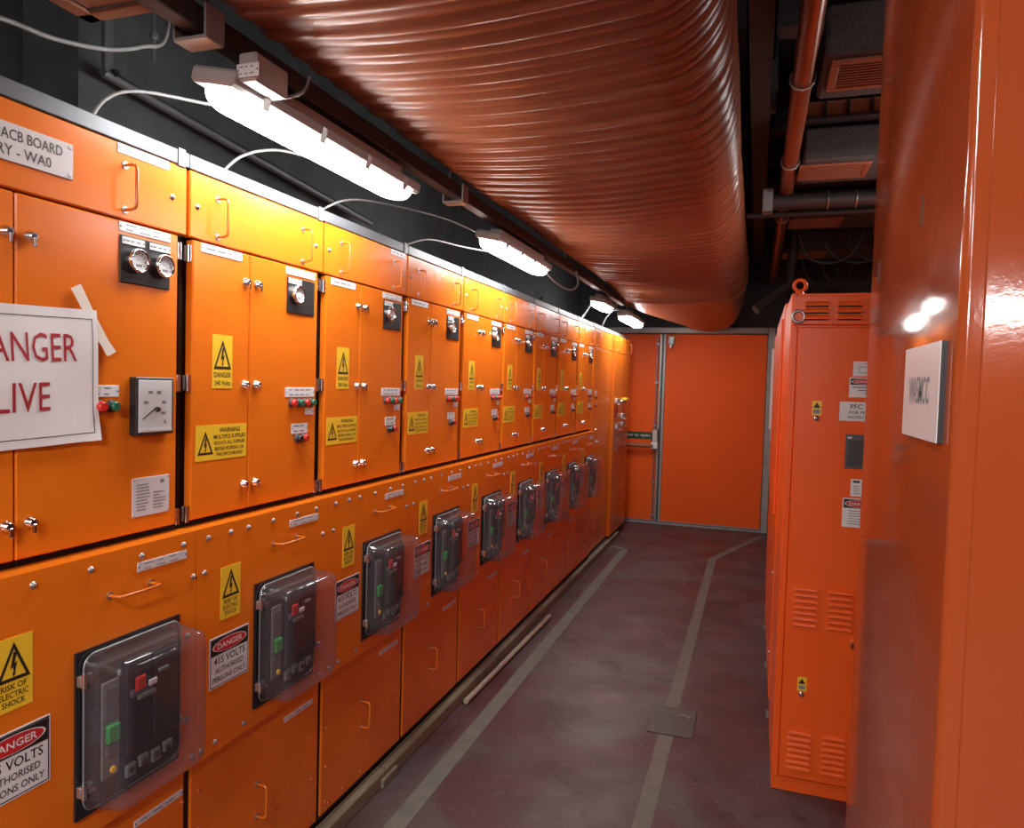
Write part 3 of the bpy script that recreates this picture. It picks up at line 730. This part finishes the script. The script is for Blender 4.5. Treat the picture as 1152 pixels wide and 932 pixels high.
# label end box on the first luminaire
t = thing('sensor_box', (-1.15, 1.44, 2.30), 'small grey box with paper label on the near end of the first luminaire', 'box')
obj('box', MB().box((-.02, -.06, -.035), (.03, .06, .03), 'housing', .005), t, (-1.12, 1.44, 2.30))
obj('name_strip', strip(.06, .03, 'F', rows=2, seed=31), t, (-1.14, 1.378, 2.272))

# ------------------------------------------------------------------ cables
def smooth(pts, n=8):
    pts = [Vector(p) for p in pts]; out = []; q = [pts[0]]+pts+[pts[-1]]
    for i in range(1, len(q)-2):
        for k in range(n):
            t_ = k/n; a, b, c, d_ = q[i-1], q[i], q[i+1], q[i+2]
            out.append(.5*((2*b)+(c-a)*t_+(2*a-5*b+4*c-d_)*t_*t_+(3*b-a-3*c+d_)*t_**3))
    return out+[pts[-1]]
def cable(pts, r, lab, mat='cable', grp='grey cables above the switchboard'):
    s = MB().tube([p-Vector(pts[0]) for p in smooth(pts)], r, mat, 8); return tag(obj('cable', s, None, pts[0]), lab, 'cable', grp)
cable([(-1.6, 1.0, 2.33), (-1.6, 1.17, 2.368), (-1.6, 1.30, 2.382), (-1.6, 1.448, 2.422), (-1.6, 1.56, 2.478), (-1.6, 1.643, 2.544), (-1.65, 1.7, 2.8)], .006, 'grey cable sagging across the dark recess above the nearest column')
cable([(-1.45, 1.262, 2.155), (-1.44, 1.30, 2.225), (-1.42, 1.375, 2.27), (-1.38, 1.56, 2.305), (-1.26, 1.70, 2.31)], .0042, 'grey cable arching from the nearest column to the first luminaire')
cable([(-1.45, 1.68, 2.155), (-1.44, 1.77, 2.24), (-1.42, 1.92, 2.30), (-1.38, 2.13, 2.315), (-1.26, 2.3, 2.30)], .0042, 'grey cable arching up from the second column')
cable([(-1.45, 2.14, 2.155), (-1.44, 2.33, 2.25), (-1.42, 2.6, 2.30), (-1.35, 3.0, 2.33), (-1.26, 3.2, 2.30)], .0042, 'grey cable rising from the third column to the second luminaire')
cable([(-1.45, 2.75, 2.155), (-1.42, 2.98, 2.235), (-1.38, 3.3, 2.26), (-1.3, 3.6, 2.28)], .0042, 'grey cable from the fourth column passing under the second luminaire')
cable([(-1.2, 4.05, 2.28), (-1.17, 4.2, 2.22), (-1.12, 4.38, 2.19), (-1.10, 4.52, 2.24), (-1.12, 4.55, 2.33)], .006, 'white cable loop hanging at the far end of the second luminaire')
cable([(-1.40, 5.9, 2.155), (-1.38, 5.95, 2.2), (-1.33, 5.9, 2.26), (-1.26, 5.7, 2.28)], .008, 'grey cable bending up to the small luminaire')
cable([(-1.40, 6.75, 2.155), (-1.38, 6.8, 2.24), (-1.34, 6.95, 2.33), (-1.27, 7.15, 2.36), (-1.2, 7.25, 2.35)], .010, 'pale curved conduit rising to the farthest luminaire')
cable([(-1.6, 1.04, 2.152), (-1.6, 1.08, 2.3), (-1.6, 1.12, 2.45), (-1.6, 1.16, 2.7)], .006, 'thin reddish hanging wire at the left edge above the nearest column', 'pipe')
cable([(-1.14, 1.40, 2.30), (-1.12, 1.48, 2.27), (-1.09, 1.55, 2.30), (-1.10, 1.60, 2.36)], .004, 'thin pale wire tied between the sensor box and the rail')
for i in range(6):     # dark cables piled in the recess behind
    yy = 3.45+i*.75; cable([(-1.75-.05*(i % 3), yy, 2.132), (-1.75, yy+.25, 2.25+.03*(i % 4)), (-1.8, yy+.45, 2.21), (-1.82, yy+.6, 2.132)], .012, 'dark cable in the shadow on top of the switchboard', 'cable_dark', 'dark cables on top of the switchboard')
# white angle bracket and threaded rod against the concrete beam
t = thing('cable_bracket', (-1.95, 1.77, 2.53), 'pale steel strap bracket along the concrete beam above the switchboard', 'bracket')
m = MB().box((-1.965, 1.755, 2.52), (-1.945, 1.785, 2.95), 'trim_grey', .002); obj('upright', m, t).location = -t.location
m = MB(); m.tube([(-1.955, 1.755, 2.528), (-1.95, 3.4, 2.42)], .018, 'trim_grey', 4); obj('arm', m, t).location = -t.location
m = MB().lathe([(-.012, .012), (.004, .010)], 'black', (-1.93, 1.785, 2.535), 'x', 8); obj('bolt', m, t).location = -t.location
m = MB().tube([(0, 0, 0), (0, 0, .84)], .006, 'steel', 6).lathe([(.07, .013), (.084, .013)], 'galv', (0, 0, 0), 'z', 6)
tag(obj('threaded_rod', m, None, (-1.8, 1.80, 2.56)), 'short steel threaded rod hanging above the nearest column', 'rod')

# ------------------------------------------------------------------ ceiling gear on the right
t = thing('overhead_pipe', (.12, 2, 2.79), 'orange pipe running along the ceiling right of the air duct', 'pipe')
obj('pipe', MB().tube([(0, -2, 0), (0, 6.3, 0)], .038, 'pipe', 16), t, (.12, 2, 2.79))
for yy in (3.0, 4.05, 4.75, 5.3): obj('pipe_clip', MB().tube([(.046*math.cos(a), 0, .046*math.sin(a)) for a in [math.pi*(.5+k/8*1.6) for k in range(9)]]+[(.02, 0, .12), (.02, 0, .61)], .005, 'steel', 6), t, (.12, yy, 2.79))
for i, yy in enumerate((2.78, 4.02, 5.26, 6.50)):
    nm = ['nearest', 'second', 'third', 'farthest'][i]
    t = thing('insulated_duct', (.2, yy, 2.75), f'{nm} dark insulated crosswise duct with grille, above the cabinets on the right', 'duct', 'insulated crosswise ducts')
    obj('duct_body', MB().box((0, 0, 0), (2.6, .42, .17), 'insulation', .012), t, (.18, yy-.03, 2.765))
    gx0 = .205 if i == 0 else .165
    fr_ = MB().box((0, 0, -.012), (.34, .03, 0), 'register', .003).box((0, .235, -.012), (.34, .265, 0), 'register', .003).box((0, .03, -.012), (.03, .235, 0), 'register', .003).box((.31, .03, -.012), (.34, .235, 0), 'register', .003).box((.03, .03, -.002), (.31, .235, 0), 'dark_gap')
    rg = obj('register', fr_, t, (gx0, yy+.02, 2.765))
    for k in range(8): obj('slat', cached('slat|reg', lambda: MB().box((0, 0, -.01), (.28, .006, 0), 'register')), rg, (gx0+.03, yy+.062+k*.024, 2.763))
    t = thing('ribbed_girder', (.2, yy-.05, 2.95), f'{nm} orange ribbed crosswise beam under the right ceiling', 'beam', 'ribbed crosswise beams')
    obj('beam', MB().box((0, 0, 0), (2.8, .10, .085), 'beam_orange', .003).box((-.0, -.02, -.01), (2.8, .12, 0), 'dark_steel'), t, (.13, yy-.06, 2.965))
    for k in range(9): obj('rib', cached('rib|b', lambda: MB().box((0, -.014, 0), (.012, 0, .085), 'black')), t, (.16+k*.105, yy-.06, 2.965))
    struct(f'trim_{4+i}', MB().box((-2.3, yy+.45, 3.1), (3.1, yy+.57, 3.4), 'dark_steel'))
t = thing('cross_pipe', (.05, 4.62, 2.75), 'thick dark crosswise pipe with clamps under the right ceiling', 'pipe')
obj('pipe', MB().tube([(0, 0, 0), (2.9, 0, 0)], .045, 'dark_steel', 14), t, (.05, 4.62, 2.72))
obj('end_plate', MB().box((-.06, -.05, -.06), (.0, .04, .075), 'galv', .004), t, (.05, 4.62, 2.72))
for xx in (.35, .5): obj('clamp', MB().tube([(0, .05*math.cos(a), .05*math.sin(a)) for a in [2*math.pi*k/10 for k in range(11)]], .005, 'steel', 6), t, (xx, 4.62, 2.72))
m = MB().tube([(0, 0, 0), (3.2, 0, .0)], .018, 'dark_steel', 10)
tag(obj('cross_conduit', m, None, (-.1, 4.85, 2.70)), 'thin dark crosswise conduit just behind the thick dark pipe', 'pipe')
t = thing('cable_tray', (0, 2, 3.0), 'dark cable tray between the air duct and the orange pipe', 'tray')
obj('tray', MB().box((-.09, -1, 0), (.02, 6.3, .008), 'dark_steel').box((-.09, -1, 0), (-.082, 6.3, .05), 'dark_steel').box((.012, -1, 0), (.02, 6.3, .05), 'dark_steel'), t, (0, 2, 3.0))
for k in range(5): obj('hanger', MB().box((-.02, 0, 0), (.01, .03, .4), 'dark_steel'), t, (.03, 2.4+k*1.2, 3.0))
obj('hanger', MB().box((-.012, 0, 0), (.012, .02, .62), 'dark_steel'), t, (.02, 3.3, 2.78))
for i in range(6):
    yy = (5.78, 5.98, 6.2, 7.0, 7.25, 7.5)[i]; x0 = .2+.09*(i*7 % 5)
    cable([(x0, yy, 3.4), (x0+.03, yy+.02, 2.9), (x0+.15, yy+.04, 2.58+.05*(i % 3)), (x0+.45, yy+.04, 2.66), (x0+.6, yy, 3.4)], .011, 'dark cable hanging in the far right ceiling', 'cable_dark', 'dark cables in the right ceiling')
m = MB().tube([(0, 0, 0), (.25, .15, .22), (.27, .16, .5), (.27, .16, 1.15)], .04, 'dark_steel', 10)
tag(obj('pipe_stub', m, None, (-.03, 6.2, 2.25)), 'short slanted grey pipe beside the end of the air duct', 'pipe')
m = MB().box((0, 0, 0), (.06, .06, .42), 'black', .004)
tag(obj('hanging_bracket', m, None, (.30, 2.4, 2.98)), 'black bracket hanging in front of the nearest ceiling grille', 'bracket')

# ------------------------------------------------------------------ power factor cabinet
PX, PY = .118, 3.05
t = thing('louvred_cabinet', (PX, PY, 0), 'tall red-orange louvred cabinet marked PFC on the right', 'cabinet')
def pf(nm, mb, x, z, lab=None, par=None, yo=0):
    o = obj(nm, mb, par or t, (x, PY+yo, z)); return lbl(o, lab) if lab else o
W = .62
pf('body', MB().box((0, .012, .06), (W, .60, 1.985), 'orange_red', .004).box((0, .0, .06), (.016, .02, 1.985), 'orange_red', .003).box((W-.016, 0, .06), (W, .02, 1.985), 'orange_red', .003), PX, 0)
pf('plinth', MB().box((.002, .01, 0), (W-.002, .58, .058), 'orange_red', .003), PX, 0)
vp = pf('vent_panel', MB().box((.004, -.006, 0), (W-.004, .012, .112), 'orange_red', .003), PX, 1.862)
def louvre(Wd, Hh, dep, dark):
    def fn():
        s = MB(); n_ = 6
        for k in range(n_):
            a0, a1 = math.pi/2*k/n_, math.pi/2*(k+1)/n_
            f = lambda a: (-dep*math.sin(a), Hh*math.cos(a))
            (ya, za), (yb, zb_) = f(a0), f(a1); e0, e1 = .012*(1-math.sin(a0)), .012*(1-math.sin(a1))
            s.add([(e0, ya, za), (Wd-e0, ya, za), (Wd-e1, yb, zb_), (e1, yb, zb_)], [(0, 1, 2, 3)], 'orange_red', True)
            s.add([(e0, ya, za), (e1, yb, zb_), (e1, 0, zb_)], [(0, 1, 2)], 'orange_red'); s.add([(Wd-e0, ya, za), (Wd-e1, yb, zb_), (Wd-e1, 0, zb_)], [(0, 1, 2)], 'orange_red')
        if dark: s.add([(.006, -.001, -.004), (Wd-.006, -.001, -.004), (Wd-.006, -.001, .006), (.006, -.001, .006)], [(0, 1, 2, 3)], 'dark_gap')
        return s
    return cached(f'louvre|{Wd}{Hh}', fn)
for cx in (.164, .280, .396, .512):
    for r in range(3): pf('louvre', louvre(.092, .019, .018, True), cx, 1.882+r*.0255, par=vp, yo=-.006)
door = pf('door', MB().box((.028, -.012, 0), (W-.028, .012, 1.785), 'orange_red', .004).box((.012, -.002, -.01), (.026, .012, 1.79), 'orange_red', .003), PX, .068)
for z0_ in (.679, .105):
    for cx in (.172, .296, .420, .544):
        for r in range(7): pf('louvre', louvre(.088, .015, .011, True), cx, z0_+.003+r*.0235, par=door, yo=-.012)
yo = -.0125
s = MB('F').box((0, 0, 0), (.034, .055, .001), 'yellow'); s.poly([(.004, .028), (.03, .028), (.017, .05)], .0014, 'ink'); s.rect(.005, .006, .029, .022, .0014, 'ink_grey')
pf('caution_sticker', s, .208, 1.512, par=door, yo=yo); pf('caution_sticker', s.mesh('caution_sticker'), .2, .424, par=door, yo=yo)
mk = lambda: MB().lathe([(0, .012), (-.006, .012), (-.010, .009), (-.011, .004)], 'chrome', axis='y', n=14)
pf('lock', mk(), .225, 1.500, par=door, yo=yo); pf('lock', mk(), .216, .412, par=door, yo=yo)
pf('lock', MB().lathe([(0, .015), (-.02, .014), (-.026, .010)], 'chrome', axis='y', n=14), .392, .632, par=door, yo=yo)
s = MB('F').box((0, 0, 0), (.1, .056, .001), 'white'); s.ring([(.02, .012), (.08, .012), (.08, .036), (.02, .036)], [(.022, .014), (.078, .014), (.078, .034), (.022, .034)], .0014, 'ink_grey'); s.rect(.04, .046, .07, .049, .0014, 'ink_grey')
pf('diagram_sticker', s, .347, 1.666, par=door, yo=yo)
s = MB('F').box((0, 0, 0), (.12, .076, .001), 'white'); danger_head(s, .004, .048, .116, .072, .0014)
for r in range(3): s.rect(.012+.02*r, .036-.011*r, .108-.02*r, .041-.011*r, .0014, 'ink_grey')
pf('danger_sign', s, .336, 1.585, 'white sign with red oval reading DANGER', door, yo)
s = MB('F').box((0, 0, 0), (.155, .073, .001), 'white'); s.text('PFC', .038, .046, .042, .018, .0014, 'ink'); s.text('FOR FROM', .034, .027, .085, .011, .0014, 'ink'); s.text('WCP0116', .028, .008, .075, .012, .0014, 'ink')
pf('name_plate', s, .306, 1.495, 'white plate reading PFC', door, yo)
s = MB('F').box((0, 0, 0), (.10, .132, .004), 'acb_grey', .001); s.rect(.006, .116, .022, .122, .0046, 'white'); s.rect(.008, .01, .092, .11, .0046, 'charcoal')
pf('controller', s, .332, 1.312, 'dark controller display', door, yo)
s = MB('F').box((0, 0, 0), (.04, .066, .001), 'white'); s.rect(.008, .052, .032, .06, .0014, 'ink')
for r in range(4): s.rect(.01, .01+.009*r, .03, .013+.009*r, .0014, 'ink_grey')
pf('label', s, .357, 1.207, par=door, yo=yo)
s = MB('F').box((0, 0, 0), (.13, .112, .001), 'white', .0004); danger_head(s, .004, .074, .126, .108, .0014)
for r in range(6): s.rect(.02, .012+.010*r, .108-.012*(r % 3), .015+.010*r, .0014, 'ink_grey')
pf('danger_sign', s, .332, 1.087, 'white sign with red DANGER heading', door, yo)
def eye(): return MB().tube([(0, .022*math.cos(a), .034+.022*math.sin(a)) if False else (.022*math.cos(a), 0, .034+.022*math.sin(a)) for a in [2*math.pi*k/14 for k in range(15)]], .007, 'orange_red', 8, False).lathe([(0, .018), (.008, .016), (.014, .009)], 'orange_red', axis='z', n=12)
pf('lifting_eye', eye(), PX+.03, 1.985, yo=.04); pf('lifting_eye', eye(), PX+W-.04, 1.985, yo=.04)
pf('cable_eye', MB().tube([(.022*math.cos(a), -.012, .022*math.sin(a)) for a in [2*math.pi*k/14 for k in range(15)]], .006, 'steel', 8, False), PX+.026, 1.893)
# cabinets behind it
t = thing('equipment_cabinet', (.112, 3.70, 0), 'orange cabinet on dark feet standing behind the louvred PFC cabinet', 'cabinet')
obj('body', MB().box((0, 0, .1), (.7, 1.45, 2.02), 'orange_red', .005), t, (.115, 3.70, 0))
obj('plinth', MB().box((.03, .03, 0), (.67, 1.42, .1), 'black'), t, (.115, 3.70, 0))
for yy in (.0, .68, 1.38): obj('foot', MB().box((-.006, 0, 0), (.05, .06, .02), 'galv', .003), t, (.115, 3.71+yy, 0))
obj('side_door', MB().box((-.012, .06, 1.0), (0, 1.38, 1.95), 'orange_red', .003), t, (.115, 3.70, 0))
for zz in (.3, .7, 1.25): obj('side_screw', MB().lathe([(0, .008), (-.006, .006)], 'steel', (0, .1, zz), 'x', 8), t, (.115, 3.70, 0))
obj('conduit', MB().tube([(-.01, 1.42, 1.35), (-.01, 1.42, 1.88)], .016, 'white', 8), t, (.115, 3.70, 0))

t = thing('relay_cabinet', (.135, 5.22, 0), 'narrow orange cabinet with a pale board on its side, last on the right', 'cabinet')
obj('body', MB().box((0, 0, 0), (.7, 1.1, 2.0), 'orange_red', .005), t, (.135, 5.22, 0))
obj('pale_board', MB().box((-.012, .1, 1.2), (0, 1.0, 1.9), 'white', .003), t, (.135, 5.22, 0))

# ------------------------------------------------------------------ big cabinet close on the right
RX, RY = .188, .825
t = thing('control_cabinet', (RX, RY, 0), 'large glossy orange cabinet filling the right edge of the picture', 'cabinet')
def rounded_body(x0, x1, y0, y1, z0, z1, r):
    s = MB(); P = []
    for cx, cyy, a0 in ((x1-r, y1-r, 0), (x0+r, y1-r, 90), (x0+r, y0+r, 180), (x1-r, y0+r, 270)):
        for k in range(7): a = math.radians(a0+15*k); P.append((cx+r*math.cos(a), cyy+r*math.sin(a)))
    n_ = len(P); vs = [(x, y, z) for z in (z0, z1) for x, y in P]
    s.add(vs, [(k, (k+1) % n_, n_+(k+1) % n_, n_+k) for k in range(n_)], 'cabinet_orange', True); s.add(vs[:n_], [tuple(range(n_))], 'cabinet_orange'); s.add(vs[n_:], [tuple(range(n_))], 'cabinet_orange'); return s
obj('body', rounded_body(0, 1.2, 0, .625, .02, 2.34, .009), t, (RX, RY, 0))
obj('plinth', MB().box((.02, .02, 0), (1.18, .6, .02), 'black'), t, (RX, RY, 0))
obj('front_door', MB().box((.02, -.003, .12), (1.18, 0, 2.3), 'cabinet_orange', .001), t, (RX, RY, 0))
for y_, z_, h_ in ((1.026, 1.812, .036), (1.36, 1.79, .035)): obj('slot', MB().box((-.0006, 0, 0), (.001, .008, h_), 'rubber'), t, (RX, y_, z_))
t2 = thing('cabinet_nameplate', (RX, 1.052, 1.55), 'pale plate lettered WA5MCC on the side of the near right cabinet', 'sign')
s = MB('R').box((0, 0, 0), (.187, .108, .0058), 'black').box((.0, 0, .0058), (.187, .108, .0068), 'sign_plate'); s.text('WA5MCC', .036, .040, .108, .032, .0073, 'ink_grey')
obj('plate', s, t2, (RX, 1.052, 1.55))

# ------------------------------------------------------------------ floor markings
def tape(pts, wd, lab):
    s = MB(); P = [Vector((x, y, 0)) for x, y in pts]
    for a, b in zip(P, P[1:]):
        d_ = (b-a).normalized(); nn = Vector((-d_.y, d_.x, 0))*wd/2; n_ = max(1, int((b-a).length/.5))
        c = [a-nn, b-nn, b+nn, a+nn]
        s.add([q+Vector((0, 0, .0005)) for q in c]+[q+Vector((0, 0, .0014)) for q in c], [(0, 1, 2, 3), (4, 5, 6, 7), (0, 1, 5, 4), (1, 2, 6, 5), (2, 3, 7, 6), (3, 0, 4, 7)], 'tape_floor')
    return tag(obj('marking_tape', s), lab, 'tape', 'marking tape on the floor')
tape([(-1.165, 1.9), (-1.163, 7.03)], .075, 'grey marking tape line on the floor beside the switchboard')
tape([(-1.13, 7.05), (-1.30, 7.19)], .075, 'short slanted end of the tape line near the far end of the switchboard')
tape([(-.335, 1.7), (-.33, 3.35)], .066, 'marking tape line in mid aisle nearer the camera than the floor plate')
tape([(-.336, 3.66), (-.326, 7.05)], .066, 'marking tape line in mid aisle beyond the floor plate')
tape([(-.326, 7.05), (.13, 8.44)], .066, 'slanted tape line leading to the right door jamb')
t = thing('access_plate', (-.42, 3.355, 0), 'square grey metal access plate set over the tape in mid aisle', 'plate')
obj('plate', MB().box((0, 0, 0), (.208, .30, .005), 'plate_floor', .002), t, (-.42, 3.355, 0))
obj('lifting_ring', MB().tube([(.028*math.cos(a), .028*math.sin(a), 0) for a in [math.pi*k/10-.4 for k in range(11)]], .003, 'galv', 6), t, (-.27, 3.55, .006))
